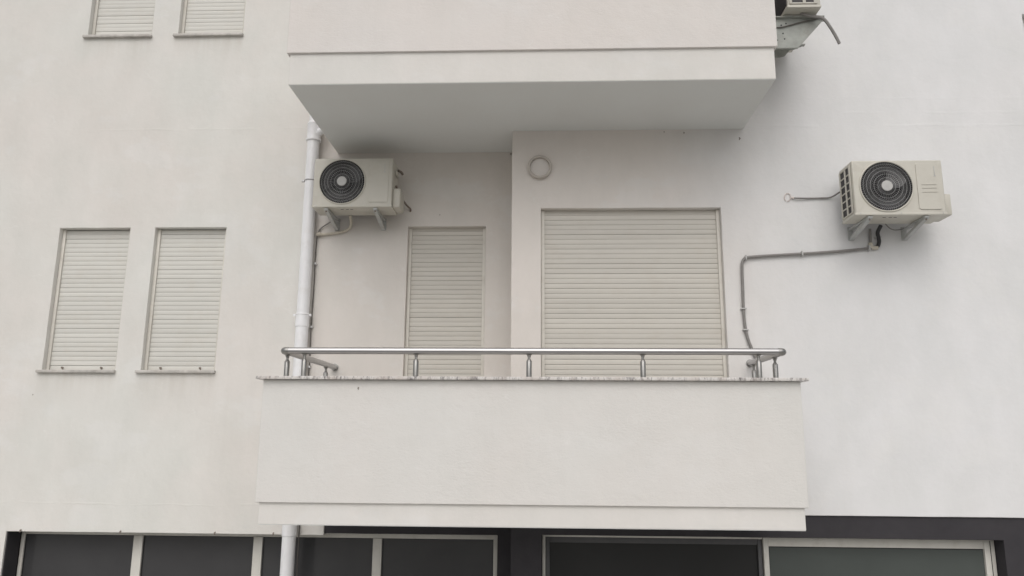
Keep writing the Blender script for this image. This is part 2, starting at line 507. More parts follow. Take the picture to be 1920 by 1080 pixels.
# charcoal ground floor
SL = (-4.93, -0.403, 0.55, Z(-0.885))
SR = (-0.002, 3.745, 0.15, Z(-0.812))
wall('ground_floor_wall', M['dark_plaster'], -4.95, -0.15, 0.0, Z(-0.60), YD + 0.018, [SL], 0.17)
wall('ground_floor_wall', M['dark_plaster'], -0.262, 9.0, 0.0, Z(-0.60), YR + 0.018, [SR], 0.14, ret_left=0.5)
# rooms are closed off behind: dark inner shell
bl(MB().box(-8.9, 8.9, 7.25, 7.40, 0.02, TOPZ - 0.05), 'inner_wall', M['interior'])
bl(MB().box(-9.0, 9.0, 7.42, 15.0, 0.0, TOPZ), 'rear_block', M['plaster_band'])
bl(MB().box(-9.05, 9.05, 6.44, 15.05, TOPZ + 0.002, TOPZ + 0.20, 0.01), 'roof', M['plaster_band'])

# balconies ---------------------------------------------------------
XL, XR, XPL, XPR = -2.042, 1.840, -2.066, 1.863
def balcony(z_bot, z_step, z_top, coping):
    sl = bl(MB().box(XL, XR, YF, 7.05, z_bot, z_step + 0.02), 'balcony', M['plaster_band'], bevel=0.004)
    # thin painted soffit sheet, 2 mm proud
    so = bl(MB().box(XL + 0.003, XR - 0.003, YF + 0.003, 7.04, z_bot - 0.003, z_bot + 0.01), 'soffit', M['soffit'], parent=sl)
    mb = MB()
    t = 0.15
    mb.bm.free()
    mb.bm = bmesh.new()
    # U-shaped parapet as one swept outline
    out = [(XPL, 7.03), (XPL, YP), (XPR, YP), (XPR, 7.03), (XPR - t, 7.03), (XPR - t, YP + t), (XPL + t, YP + t), (XPL + t, 7.03)]
    lo = [mb.bm.verts.new((x, y, z_step)) for x, y in out]
    hi = [mb.bm.verts.new((x, y, z_top)) for x, y in out]
    n = len(out)
    for i in range(n):
        mb.bm.faces.new((lo[i], lo[(i + 1) % n], hi[(i + 1) % n], hi[i]))
    for q in ((0, 1, 6, 7), (1, 2, 5, 6), (2, 3, 4, 5)):
        mb.bm.faces.new([lo[k] for k in q])
        mb.bm.faces.new([hi[k] for k in q])
    bmesh.ops.recalc_face_normals(mb.bm, faces=mb.bm.faces[:])
    bl(mb, 'parapet', M['plaster_rough' if z_bot < CZ else 'plaster_rough_upper'], parent=sl, bevel=0.005)
    # marble coping in separate slabs with open joints
    if coping:
        xs = [-2.110, -0.072, 1.913]
        zt = z_top + 0.024
        for a, b_ in zip(xs, xs[1:]):
            bl(MB().box(a + 0.0012, b_ - 0.0012, 5.440, 5.68, z_top + 0.001, zt, 0.0025), 'coping_stone', M['marble'], parent=sl)
        bl(MB().box(-2.110, -1.870, 5.6825, 6.985, z_top + 0.001, zt, 0.0025), 'coping_stone', M['marble'], parent=sl)
        bl(MB().box(1.673, 1.913, 5.6825, 6.468, z_top + 0.001, zt, 0.0025), 'coping_stone', M['marble'], parent=sl)
    return sl
balcony(Z(-0.639), Z(-0.486), Z(0.394), True)
balcony(Z(2.761), Z(3.028), Z(3.93), True)

# roller shutters ----------------------------------------------------
PITCH = 0.0452
def slat_mesh(L, mat):
    prof = [(0.004, 0.0), (-0.0012, 0.0008), (-0.0020, 0.0040), (-0.0031, 0.018), (-0.0030, 0.032), (-0.0016, 0.0434), (0.004, 0.0440)]
    mb = MB().poly([(-L / 2, y, z) for y, z in prof], (L, 0, 0))
    me = bpy.data.meshes.new('slat')
    mb.bm.to_mesh(me)
    mb.bm.free()
    me.materials.append(mat)
    me.shade_smooth()
    me.set_sharp_from_angle(angle=math.radians(50))
    return me
def shutter(op, y, sill=True, label=None, rec=0.075, mat='slat'):
    x0, x1, z0, z1 = op
    R_ = bl(MB().box(x0 + 0.002, x1 - 0.002, y + rec + 0.020, y + rec + 0.026, z0 + 0.002, z1 - 0.002), 'roller_shutter', M['fan_dark'], smooth=False)
    tag(R_, label)
    g = 0.031
    for a, b_ in ((x0 + 0.0015, x0 + g), (x1 - g, x1 - 0.0015)):
        mb = MB().box(a, b_, y + rec - 0.022, y + rec - 0.004, z0 + 0.002, z1 - 0.002, 0.002)
        bl(mb, 'guide_rail', M['guide'], parent=R_)
    zb = z0 + 0.052
    bar = MB().box(x0 + g - 0.008, x1 - g + 0.008, y + rec - 0.003, y + rec + 0.010, z0 + 0.003, zb - 0.003, 0.002)
    bl(bar, 'bottom_bar', M['slat'], parent=R_)
    for q in (0.22, 0.76):
        xx = x0 + (x1 - x0) * q
        bl(MB().tube([(xx, y + rec - 0.001, z0 + 0.03), (xx, y + rec - 0.022, z0 + 0.03)], 0.009, 8).tube([(xx, y + rec - 0.02, z0 + 0.03), (xx + 0.012, y + rec - 0.026, z0 + 0.018)], 0.006, 6), 'stopper', M['hook'], parent=R_)
    L = x1 - x0 - 2 * g + 0.012
    me = slat_mesh(L, M[mat])
    z = zb
    i = 0
    while z < z1 - 0.012:
        o = bpy.data.objects.new('slat', me)
        C.objects.link(o)
        o.parent = R_
        o.location = ((x0 + x1) / 2 + random.uniform(-0.001, 0.001), y + rec + random.uniform(-0.0015, 0.0015) - 7.0, z + random.uniform(-0.0006, 0.0006))
        o.rotation_euler = (random.uniform(-0.035, 0.035), random.uniform(-0.0011, 0.0011) * 0.6 / L, 0)
        z += PITCH
        i += 1
    if sill:
        bl(MB().box(x0 - 0.038, x1 + 0.012, y - 0.035, y + 0.085, z0 - 0.024, z0 + 0.0015, 0.002), 'window_sill', M['sill'])
    return R_
shutter(W1, YD, label='narrow rolled-down shutter, the left one of the pair beside the balcony')
shutter(W2, YD, label='narrow rolled-down shutter, the right one of the pair beside the balcony')
shutter(T1, YD, label='narrow rolled-down shutter cut by the top edge, left one')
shutter(T2, YD, label='narrow rolled-down shutter cut by the top edge, right one')
shutter(DOOR, YD, False, label='tall rolled-down shutter of the balcony door under the air conditioner', mat='slat_beige')
shutter(BIG, YR, False, label='wide rolled-down shutter behind the balcony railing', mat='slat_beige')
shutter(EDGE, YR, True)
shutter(UDOOR, YD, False)
shutter(UBIG, YR, False)

# shop windows on the ground floor ----------------------------------------
yl = YD + 0.20
zt = SL[3]
sw = bl(MB().box(-4.927, -4.893, yl, yl + 0.06, 0.56, zt - 0.003, 0.003)
        .box(-0.449, -0.406, yl, yl + 0.06, 0.56, zt - 0.003, 0.003)
        .box(-4.8925, -0.4495, yl + 0.002, yl + 0.055, zt - 0.062, zt - 0.004, 0.003)
        .box(-4.8925, -0.4495, yl + 0.002, yl + 0.055, 0.56, 0.62, 0.003), 'shop_window', M['frame'])
tag(sw, 'long cream-framed shop window with dark panes')
ms = [(-3.838, -3.751), (-2.694, -2.609), (-1.569, -1.485)]
for a, b_ in ms:
    bl(MB().box(a, b_, yl - 0.004, yl + 0.05, 0.621, zt - 0.063, 0.003), 'mullion', M['frame'], parent=sw)
e = [-4.893] + [v for p in ms for v in p] + [-0.449]
for a, b_ in zip(e[::2], e[1::2]):
    bl(MB().box(a + 0.001, b_ - 0.001, yl + 0.022, yl + 0.030, 0.621, zt - 0.063), 'pane', M['glass'], parent=sw, smooth=False)
    # thin dark gasket round each pane
    z0, z1 = 0.621, zt - 0.063
    g = MB().box(a + 0.001, a + 0.009, yl + 0.014, yl + 0.021, z0, z1).box(b_ - 0.009, b_ - 0.001, yl + 0.014, yl + 0.021, z0, z1).box(a + 0.0095, b_ - 0.0095, yl + 0.014, yl + 0.021, z1 - 0.008, z1)
    bl(g, 'gasket', M['fan_dark'], parent=sw, smooth=False)

yr = YR + 0.148
zt = SR[3]
dw = bl(MB().box(0.001, 0.027, yr, yr + 0.06, 0.16, zt - 0.003, 0.003)
        .box(0.0275, 1.846, yr + 0.002, yr + 0.05, zt - 0.030, zt - 0.004, 0.003), 'shop_door', M['frame'])
tag(dw, 'dark open shop doorway in a thin frame')
bl(MB().box(0.028, 0.064, yr + 0.02, yr + 0.07, 0.16, zt - 0.032, 0.002)
   .box(1.810, 1.845, yr + 0.02, yr + 0.07, 0.16, zt - 0.032, 0.002)
   .box(0.0645, 1.8095, yr + 0.022, yr + 0.068, zt - 0.078, zt - 0.033, 0.002), 'door_frame', M['frame_dark'], parent=dw)
bl(MB().box(0.065, 1.809, yr + 0.045, yr + 0.052, 0.17, zt - 0.079), 'pane', simple('unlit_doorway', (0.026, 0.026, 0.026), 0.3, 0, 0.05, 2, 0, 0.25), parent=dw, smooth=False)  # dark sheet standing for the unlit depth of the open doorway
rw = bl(MB().box(1.850, 1.892, yr - 0.006, yr + 0.05, 0.16, zt - 0.003, 0.003)
        .box(3.655, 3.738, yr - 0.006, yr + 0.05, 0.16, zt - 0.003, 0.003)
        .box(1.8925, 3.6545, yr - 0.004, yr + 0.048, zt - 0.085, zt - 0.004, 0.003), 'shop_window', M['frame'])
tag(rw, 'cream-framed shop window with greenish pane right of the open doorway')
bl(MB().box(1.893, 3.654, yr + 0.018, yr + 0.026, 0.17, zt - 0.086), 'pane', M['glass_green'], parent=rw, smooth=False)
bl(MB().box(3.700, 3.705, yr - 0.009, yr - 0.0065, 0.17, zt - 0.02), 'gasket', M['fan_dark'], parent=rw, smooth=False)
bl(MB().box(1.893, 1.900, yr + 0.010, yr + 0.017, 0.17, zt - 0.0865).box(1.9005, 3.646, yr + 0.010, yr + 0.017, zt - 0.094, zt - 0.0865), 'gasket', M['fan_dark'], parent=rw, smooth=False)
# small hooks left in the lower edge of the plaster
for x in (-4.80, -3.86, -2.98, -2.44):
    bl(MB().tube([(x, YD + 0.004, Z(-0.885)), (x, YD - 0.014, Z(-0.888)), (x + 0.002, YD - 0.017, Z(-0.905))], 0.006, 6), 'hook', M['hook'])

# chips and specks in the plaster
for x, y, z, rr_ in ((-1.351, YP, Z(0.332), 0.008), (-4.854, YD, Z(0.35), 0.006), (-0.305, YD, Z(2.735), 0.010), (1.80, YR, Z(2.665), 0.011), (1.30, YR, Z(2.725), 0.008), (1.12, YR, Z(2.735), 0.006)):
    bl(MB().poly([(x + rr_ * math.cos(a) * (0.6 + 0.4 * math.sin(3 * a + x)), y - 0.004, z + rr_ * 1.3 * math.sin(a)) for a in [k * math.pi / 4 for k in range(8)]], (0, 0.006, 0)), 'plaster_chip', M['chip'], smooth=False)

# ------------------------------------------------------------------ drainpipe
PX, PY = -2.268, 6.905
P = thing('drainpipe', (PX, PY, 0), 'white plastic drainpipe running down the wall beside the balcony', 'drainpipe')
r = 0.060
MB().tube([(0, 0, 0.14), (0, 0, Z(-0.80))], r, 24).build('pipe', M['pvc'], P)
MB().tube([(0, 0, Z(-0.81)), (0, 0, Z(1.02))], r * 1.0, 24).build('pipe', M['pvc'], P)
MB().tube([(0, 0, Z(1.03)), (0.0, 0, Z(2.90))], r * 0.985, 24).build('pipe', M['pvc'], P)
for z in (Z(-0.83), Z(1.06)):
    MB().tube([(0, 0, z - 0.07), (0, 0, z - 0.065), (0, 0, z + 0.045), (0, 0, z + 0.05), (0, 0, z + 0.062)], [r, r + 0.005, r + 0.005, r + 0.009, r - 0.002], 24).build('socket', M['pvc'], P)
MB().tube([(0, 0, Z(2.85)), (0, 0, Z(2.855)), (0, 0, Z(2.875)), (0, 0, Z(2.88)), (0, 0, Z(3.02)), (0, 0, Z(3.03)), (0, 0, Z(3.06))],
          [r, r + 0.014, r + 0.014, r + 0.006, r + 0.006, r + 0.010, r - 0.006], 24).build('socket', M['pvc'], P)
MB().tube([(0.03, -0.01, Z(2.925)), (0.085, -0.03, Z(2.955)), (0.088, -0.031, Z(2.957)), (0.105, -0.037, Z(2.966))], [0.036, 0.036, 0.042, 0.040], 16).build('branch_stub', M['pvc'], P)
MB().tube([(0, 0, Z(3.05)), (0, 0, TOPZ - 0.05)], 0.052, 24).build('pipe', M['pvc'], P)
for z in (Z(2.44), Z(1.105), Z(-1.6)):
    cl = MB().ring((0, 0, z), r + 0.002, 0.0055, 28, 6, 'z').box(-r - 0.030, -r - 0.001, -0.012, 0.012, z - 0.010, z + 0.010, 0.002).box(r + 0.001, r + 0.022, -0.012, 0.012, z - 0.010, z + 0.010, 0.002)
    cl.box(-0.008, 0.008, r + 0.003, 0.083, z - 0.008, z + 0.008).build('clamp', M['clamp'] if z > Z(2) else M['pvc'], P)
# cable clipped behind the pipe
cb = thing('cable', (-2.199, 6.972, 0), 'thin dark cable running down along the right side of the drainpipe', 'cable')
pts = [(random.uniform(-0.003, 0.003), 0, Z(1.93 - i * 0.25)) for i in range(20) if Z(1.93 - i * 0.25) > 0.2]
MB().tube(pts, 0.0055, 8).build('cable_run', M['dark_cable'], cb)
for z in (1.62, 1.0, 0.62):
    MB().box(-0.014, 0.014, -0.014, 0.015, Z(z) - 0.012, Z(z) + 0.012, 0.003).build('clip', M['clamp'], cb)

# ------------------------------------------------------------------ railing
RY, RZ, RXL, RXR, RR = 5.565, Z(0.618), -1.957, 1.782, 0.0255
CT = Z(0.394) + 0.024
Rl = thing('balcony_railing', (0, RY, CT), 'low stainless steel tube railing with short posts standing on the marble coping', 'railing')
def loc(x, y, z):
    return (x, y - RY, z - CT)
MB().tube([loc(RXL + 0.035, RY, RZ), loc(RXR - 0.035, RY, RZ)], RR, 28).build('handrail', M['steel'], Rl)
MB().tube([loc(RXL, RY + 0.035, RZ), loc(RXL, YD - 0.003, RZ)], RR, 28).build('handrail', M['steel'], Rl)
MB().tube([loc(RXR, RY + 0.035, RZ), loc(RXR, YR - 0.003, RZ)], RR, 28).build('handrail', M['steel'], Rl)
for x, s in ((RXL, 1), (RXR, -1)):
    pts = [loc(x, RY + 0.040, RZ)]
    for k in range(7):
        a = math.pi / 2 * k / 6
        pts.append(loc(x + s * 0.024 * (1 - math.cos(a)), RY + 0.024 * (1 - math.sin(a)), RZ))
    pts.append(loc(x + s * 0.040, RY, RZ))
    MB().tube(pts, [RR + 0.0015] * len(pts), 28).build('elbow', M['steel_post'], Rl)
def wallplate(x, y):
    MB().tube([loc(x, y - 0.010, RZ), loc(x, y - 0.001, RZ)], 0.034, 24).build('wall_plate', M['steel_post'], Rl)
wallplate(RXL, YD); wallplate(RXR, YR)
def post(x, y, master=[]):
    h = RZ - RR - CT
    if not master:
        mb = MB()
        prof = [(0.0, 0.026), (0.004, 0.026), (0.007, 0.0225), (0.009, 0.0205), (h - 0.050, 0.0205), (h - 0.047, 0.0190), (h - 0.036, 0.0120), (h - 0.034, 0.0100), (h - 0.018, 0.0100), (h - 0.016, 0.013), (h - 0.006, 0.014), (h + 0.001, 0.024)]
        mb.tube([(0, 0, z) for z, _ in prof], [q for _, q in prof], 20)
        master.append(mb.build('post', M['steel_post'], Rl))
        # flat collar ring with a bright edge and grub screw
        for zz in (h - 0.050, 0.010):
            master.append(MB().ring((0, 0, zz), 0.0204, 0.0014, 20, 5, 'z').build('collar', M['steel'], master[0]))
        p = master[0]
    else:
        p = master[0].copy(); C.objects.link(p)
        for w in master[1:]:
            q = w.copy(); C.objects.link(q); q.parent = p
    p.location = loc(x, y, CT)
    p.rotation_euler = (0, 0, random.uniform(0, 6))
for x in (-1.793, -0.945, -0.096, 0.748, 1.597):
    post(x, RY)
for x, y in ((RXL, 5.66), (RXL, 6.70), (RXR, 5.78), (RXR, 6.36)):
    post(x, y)

# ------------------------------------------------------------------ air conditioner outdoor units
def rounded(x0, x1, z0, z1, r, n=5):
    pts = []
    for cx, cz, a0 in ((x1 - r, z1 - r, 0), (x0 + r, z1 - r, 90), (x0 + r, z0 + r, 180), (x1 - r, z0 + r, 270)):
        for k in range(n):
            a = math.radians(a0 + 90 * k / (n - 1))
            pts.append((cx + r * math.cos(a), cz + r * math.sin(a)))
    return pts
W, H, D0, D1 = 0.74, 0.472, -0.43, -0.16          # width, height, front and back distance from the wall
FX, FZ, FR = -0.100, 0.243, 0.214
def unit_parts(t, gusset=False, grooves=True):
    # casing: bevelled shell whose front has a round opening
    bm = bmesh.new()
    bmesh.ops.create_cube(bm, size=1)
    for v in bm.verts:
        v.co = Vector((v.co.x * W, (D0 + D1) / 2 + v.co.y * (D1 - D0), H / 2 + v.co.z * H))
    bmesh.ops.bevel(bm, geom=bm.edges[:], offset=0.012, segments=3, profile=0.5, affect='EDGES')
    bm.faces.ensure_lookup_table()
    fr = [f for f in bm.faces if f.normal.y < -0.99 and f.calc_area() > 0.1][0]
    cs = list(fr.verts)
    bmesh.ops.delete(bm, geom=[fr], context='FACES_ONLY')
    angs = sorted([(2 * math.pi * k / 56, None) for k in range(56)] + [(math.atan2(v.co.z - FZ, v.co.x - FX) % (2 * math.pi), v) for v in cs], key=lambda q: q[0])
    xa, xb, za, zb = min(v.co.x for v in cs), max(v.co.x for v in cs), min(v.co.z for v in cs), max(v.co.z for v in cs)
    y0 = cs[0].co.y
    inn, out, rim, deep = [], [], [], []
    for a, v in angs:
        ca, sa = math.cos(a), math.sin(a)
        inn.append(bm.verts.new((FX + FR * ca, y0, FZ + FR * sa)))
        deep.append(bm.verts.new((FX + (FR - 0.004) * ca, y0 + 0.12, FZ + (FR - 0.004) * sa)))
        if v is None:
            k = min([(xb - FX) / ca if ca > 1e-6 else 1e9, (xa - FX) / ca if ca < -1e-6 else 1e9, (zb - FZ) / sa if sa > 1e-6 else 1e9, (za - FZ) / sa if sa < -1e-6 else 1e9])
            v = bm.verts.new((FX + k * ca, y0, FZ + k * sa))
        out.append(v)
    n = len(angs)
    for i in range(n):
        j = (i + 1) % n
        bm.faces.new((inn[i], inn[j], out[j], out[i]))
    bmesh.ops.recalc_face_normals(bm, faces=bm.faces[:])
    mb = MB(); mb.bm.free(); mb.bm = bm
    casing = mb.build('casing', M['casing'], t)
    # dark shroud inside
    sh = MB()
    sh.tube([(FX, y0 + 0.001, FZ), (FX, y0 + 0.12, FZ)], FR + 0.001, 48, caps=False)
    sh.tube([(FX, y0 + 0.118, FZ), (FX, y0 + 0.122, FZ)], FR, 48)
    sh.build('fan_shroud', M['fan_dark'], t)
    # fan: hub and three swept blades
    fb = bmesh.new()
    for k in range(3):
        a0 = 2 * math.pi * k / 3 + 0.5
        rows = []
        for i in range(6):
            rr_ = 0.04 + 0.155 * i / 5
            row = []
            for j in range(7):
                a = a0 + (j / 6 - 0.5) * (1.35 - 0.3 * i / 5) + 0.35 * (i / 5) ** 2
                row.append(fb.verts.new((FX + rr_ * math.cos(a), y0 + 0.055 + 0.05 * (j / 6 - 0.5), FZ + rr_ * math.sin(a))))
            rows.append(row)
        for i in range(5):
            for j in range(6):
                fb.faces.new((rows[i][j], rows[i][j + 1], rows[i + 1][j + 1], rows[i + 1][j]))
    mb = MB(); mb.bm.free(); mb.bm = fb
    mb.tube([(FX, y0 + 0.02, FZ), (FX, y0 + 0.10, FZ)], 0.045, 20)
    mb.build('fan', simple('fan_grey_plastic', (0.026, 0.026, 0.028), 0.35) if 'fan_grey_plastic' not in bpy.data.materials else bpy.data.materials['fan_grey_plastic'], t)
    # grille: rings and wavy radial wires
    g = MB()
    yg = y0 - 0.006
    for q in (0.34, 0.49, 0.63, 0.77, 0.90):
        g.ring((FX, yg - 0.004 * (1 - q), FZ), FR * q, 0.0014, 56, 4)
    N = 76
    for k in range(N):
        a0 = 2 * math.pi * k / N
        pts = []
        for i in range(9):
            q = i / 8 if k % 2 else 0.42 + 0.58 * i / 8
            rr_ = 0.048 + (FR - 0.046) * q
            a = a0 + 0.30 * math.sin(math.pi * q * 1.5) * (1 - 0.35 * q)
            pts.append((FX + rr_ * math.cos(a), yg + 0.002 - 0.004 * (1 - q), FZ + rr_ * math.sin(a)))
        g.tube(pts, 0.0009, 4, caps=False)
    grille = g.build('fan_grille', M['wire'], t)
    MB().ring((FX, y0 - 0.003, FZ), FR + 0.003, 0.0065, 64, 8).build('grille_rim', M['casing'], t)
    MB().tube([(FX, yg - 0.002, FZ), (FX, yg - 0.010, FZ), (FX, yg - 0.013, FZ)], [0.046, 0.046, 0.043], 32).build('grille_hub', M['hub'], t)
    # service panel on the front
    pp = rounded(0.150, 0.337, 0.040, 0.442, 0.018)
    pn = MB().poly([(x, y0 - 0.0065, z) for x, z in pp], (0, 0.006, 0)).build('service_panel', M['casing'], t, bevel=0.003)
    if grooves:
        rb = MB()
        for z in (0.252, 0.222, 0.187):
            rb.box(0.185, 0.305, y0 - 0.0105, y0 - 0.007, z, z + 0.006, 0.0015)
        rb.build('rib', M['casing'], pn)
    else:
        MB().box(0.150, 0.290, y0 - 0.0085, y0 - 0.007, 0.243, 0.246).build('rib', M['casing'], pn)
    MB().box(0.296, 0.300, y0 - 0.0095, y0 - 0.0068, 0.335, 0.415, 0.001).box(0.290, 0.306, y0 - 0.0095, y0 - 0.0068, 0.327, 0.333, 0.001).build('maker_mark', M['bracket'], pn)
    # coil at the back and on the left end
    MB().box(-W / 2 + 0.02, W / 2 - 0.20, D1 - 0.004, D1 + 0.006, 0.03, H - 0.03).build('rear_coil', M['coil'], t)
    gx = -W / 2
    sg = MB().box(gx - 0.002, gx + 0.006, -0.395, -0.178, 0.030, 0.440).build('side_coil', M['coil'], t)
    br = MB()
    z0, z1 = 0.026, 0.446
    for (ya, yb) in ((-0.400, -0.372), (-0.308, -0.282), (-0.196, -0.174)):
        br.box(gx - 0.009, gx - 0.0025, ya, yb, z0, z1, 0.0015)
    for k in range(7):
        z = z0 + (z1 - z0 - 0.014) * k / 6
        for (ya, yb) in ((-0.3718, -0.3082), (-0.2818, -0.1962)):
            br.box(gx - 0.008, gx - 0.0025, ya, yb, z, z + 0.011, 0.001)
    br.build('side_grille', M['casing'], t)
    # base rim, underside plate, drain nipples
    MB().box(-W / 2 - 0.003, W / 2 + 0.003, D0 - 0.002, D1 + 0.003, -0.004, 0.016, 0.002).build('base_pan', M['casing'], t)
    dr = MB()
    for x in (-0.12, -0.07, -0.03):
        dr.box(x, x + 0.026, -0.36, -0.352, -0.006, -0.0035)
    dr.build('drain_slot', M['fan_dark'], t)
    # valve cover and valves at the right rear
    MB().box(W / 2 + 0.001, W / 2 + 0.070, -0.385, -0.17, 0.006, 0.190, 0.010).build('valve_cover', M['casing'], t)
    MB().box(W / 2 + 0.001, W / 2 + 0.018, -0.33, -0.21, 0.345, 0.39, 0.006).build('side_handle', M['casing'], t)
    # fixing screws on the base
    s = MB()
    for x in (-0.33, 0.0, 0.34):
        s.tube([(x, D0 + 0.001, 0.010), (x, D0 - 0.006, 0.010)], 0.004, 8)
    s.build('screw', M['clamp'], t)
    # brackets
    for x in (-0.245, 0.215):
        if gusset:
            yo, zw = -0.490, -0.300
            far = x > 0
            if far:
                MB().poly([(x, -0.002, -0.030), (x, yo + 0.02, -0.030), (x, -0.40, -0.062), (x, -0.36, -0.066), (x, -0.31, -0.125), (x, -0.27, -0.135), (x, -0.002, -0.140)], (0.003, 0, 0)).box(x - 0.030, x + 0.006, yo, -0.002, -0.029, -0.022).build('bracket', M['bracket_dark'], t)
                continue
            b0 = MB().poly([(x, -0.002, -0.030), (x, yo, -0.030), (x, yo + 0.01, -0.055), (x, -0.262, zw), (x, -0.002, zw)], (0.003, 0, 0))
            brk = b0.build('bracket', M['bracket_dark'], t)
            fl = MB().box(x - 0.030, x + 0.006, yo, -0.002, -0.029, -0.022).box(x - 0.020, x + 0.004, -0.262, -0.002, zw - 0.005, zw).box(x - 0.020, x + 0.004, yo - 0.004, yo + 0.010, -0.060, -0.020)
            p0, p1 = Vector((0, yo + 0.01, -0.055)), Vector((0, -0.262, zw))
            fl.poly([(x - 0.014, p0.y, p0.z), (x - 0.014, p1.y, p1.z), (x - 0.014, p1.y - 0.004, p1.z), (x - 0.014, p0.y - 0.004, p0.z)], (0.014, 0, 0))
            fl.build('flange', M['bracket_dark'], brk)
            MB().tube([(x - 0.006, -0.08, -0.115), (x - 0.010, -0.15, -0.112), (x - 0.010, -0.30, -0.070), (x - 0.012, -0.42, -0.045), (x - 0.008, -0.46, -0.030)], 0.005, 6).build('wire', M['dark_cable'], brk)
            hb = MB()
            for yy, zz in ((-0.14, -0.09), (-0.18, -0.075), (-0.15, -0.165), (-0.16, -0.215), (-0.10, -0.225), (-0.06, -0.12)):
                hb.tube([(x - 0.0015, yy, zz), (x - 0.0003, yy, zz)], 0.007, 8)
            hb.build('bolt_hole', M['fan_dark'], brk)
        else:
            arm = MB().box(x - 0.019, x + 0.019, -0.415, -0.003, -0.024, -0.0065, 0.002)
            brk = arm.build('bracket', M['bracket'], t)
            # sloping channel strut: two lips and a web
            ln = math.hypot(0.385, 0.085)
            an = math.atan2(0.085, 0.385)
            rot = Matrix.Rotation(an, 3, 'X')
            pv = Vector((x, -0.405, -0.022))
            st = MB().box(x - 0.017, x + 0.017, -0.405, -0.405 + ln, -0.029, -0.024, rot=rot.inverted(), piv=pv)
            st.box(x - 0.017, x - 0.013, -0.405, -0.405 + ln, -0.0238, -0.002, rot=rot.inverted(), piv=pv)
            st.box(x + 0.013, x + 0.017, -0.405, -0.405 + ln, -0.0238, -0.002, rot=rot.inverted(), piv=pv)
            st.build('strut', M['bracket'], brk)
            MB().box(x - 0.024, x + 0.024, -0.006, -0.001, -0.112, 0.01, 0.001).build('wall_leg', M['bracket'], brk)
            MB().tube([(x, -0.395, -0.04), (x, -0.395, -0.006)], 0.008, 8).build('bolt', M['hook'], brk)
G = 'air conditioner outdoor units on the facade'
A1 = thing('air_conditioner', (2.967, YR, Z(1.812)), 'beige air conditioner unit alone on the open right wall, louvred left end showing', 'air conditioner', G)
unit_parts(A1)
A2 = thing('air_conditioner', (-1.760, YD, Z(2.068)), 'beige air conditioner unit beside the drainpipe, in the balcony recess', 'air conditioner', G)
unit_parts(A2, grooves=False)
A3 = thing('air_conditioner', (XPR, 6.02, Z(3.470)), 'air conditioner unit cut by the top edge, on the side of the upper balcony', 'air conditioner', G, rz=math.pi / 2)
unit_parts(A3, gusset=True)

# ------------------------------------------------------------------ pipes and cables of the units
def smooth_path(pts, k=6):
    P_ = [Vector(p) for p in pts]
    P_ = [P_[0] * 2 - P_[1]] + P_ + [P_[-1] * 2 - P_[-2]]
    out = []
    for i in range(1, len(P_) - 2):
        a, b_, c_, d_ = P_[i - 1:i + 3]
        for j in range(k):
            t = j / k
            out.append(0.5 * ((2 * b_) + (c_ - a) * t + (2 * a - 5 * b_ + 4 * c_ - d_) * t * t + (3 * b_ - a - 3 * c_ + d_) * t ** 3))
    out.append(P_[-2])
    return out
def run(mb, pts, r, base_, n=8):
    return mb.tube([p - Vector(base_) for p in smooth_path(pts)], r, n)
bs = (2.30, YR, Z(1.55))
cd = thing('refrigerant_conduit', bs, 'grey insulated pipe bent along the right wall from the unit down behind the railing', 'pipe')
yw = YR - 0.022
run(MB(), [(2.885, yw, Z(1.628)), (2.60, yw, Z(1.600)), (2.30, yw, Z(1.580)), (2.05, yw, Z(1.566)), (1.83, yw, Z(1.551)), (1.785, yw, Z(1.540)), (1.762, yw, Z(1.510)), (1.754, yw, Z(1.45)), (1.750, yw, Z(1.25)), (1.747, yw, Z(1.09)), (1.752, yw, Z(0.95)), (1.768, yw, Z(0.84)), (1.800, yw, Z(0.74)), (1.835, yw, Z(0.64))], 0.0128, bs).build('grey_pipe', M['hose'], cd)
run(MB(), [(2.945, YR - 0.10, Z(1.81)), (2.935, YR - 0.05, Z(1.76)), (2.948, YR - 0.035, Z(1.69)), (2.938, yw, Z(1.645)), (2.905, yw, Z(1.632))], 0.0165, bs).build('black_pipe', M['insul'], cd)
run(MB(), [(2.880, YR - 0.03, Z(1.80)), (2.880, yw, Z(1.70)), (2.880, yw, Z(1.655))], 0.012, bs).build('drain_tube', M['hose'], cd)
run(MB(), [(2.878, yw, Z(1.675)), (2.880, yw, Z(1.640)), (2.905, yw - 0.002, Z(1.630)), (2.935, yw, Z(1.632))], 0.0185, bs).build('tee_joint', M['cream_tape'], cd)
for (x, z, ax) in ((2.860, 1.626, 0), (2.279, 1.579, 0), (1.790, 1.543, 0), (1.748, 1.09, 1), (1.756, 0.905, 1), (2.945, 1.725, 1)):
    a = 0.0055
    mb = MB()
    if ax:
        mb.box(x - 0.024 - bs[0], x + 0.024 - bs[0], -0.042, -0.001, Z(z) - a - bs[2], Z(z) + a - bs[2], 0.003)
    else:
        mb.box(x - a - bs[0], x + a - bs[0], -0.046, -0.001, Z(z) - 0.024 - bs[2], Z(z) + 0.024 - bs[2], 0.003)
    mb.build('clip', M['clip'], cd)
bs = (2.24, YR, Z(2.09))
cw = thing('power_cable', bs, 'thin grey cable leaving a plastered hole left of the right wall unit', 'cable')
run(MB(), [(2.235, YR + 0.004, Z(2.100)), (2.265, YR - 0.018, Z(2.090)), (2.38, YR - 0.012, Z(2.090)), (2.50, YR - 0.012, Z(2.092)), (2.57, YR - 0.02, Z(2.096)), (2.62, YR - 0.09, Z(2.118)), (2.66, YR - 0.14, Z(2.135))], 0.0075, bs).build('cable_run', M['hose'], cw)
bm_ = MB()
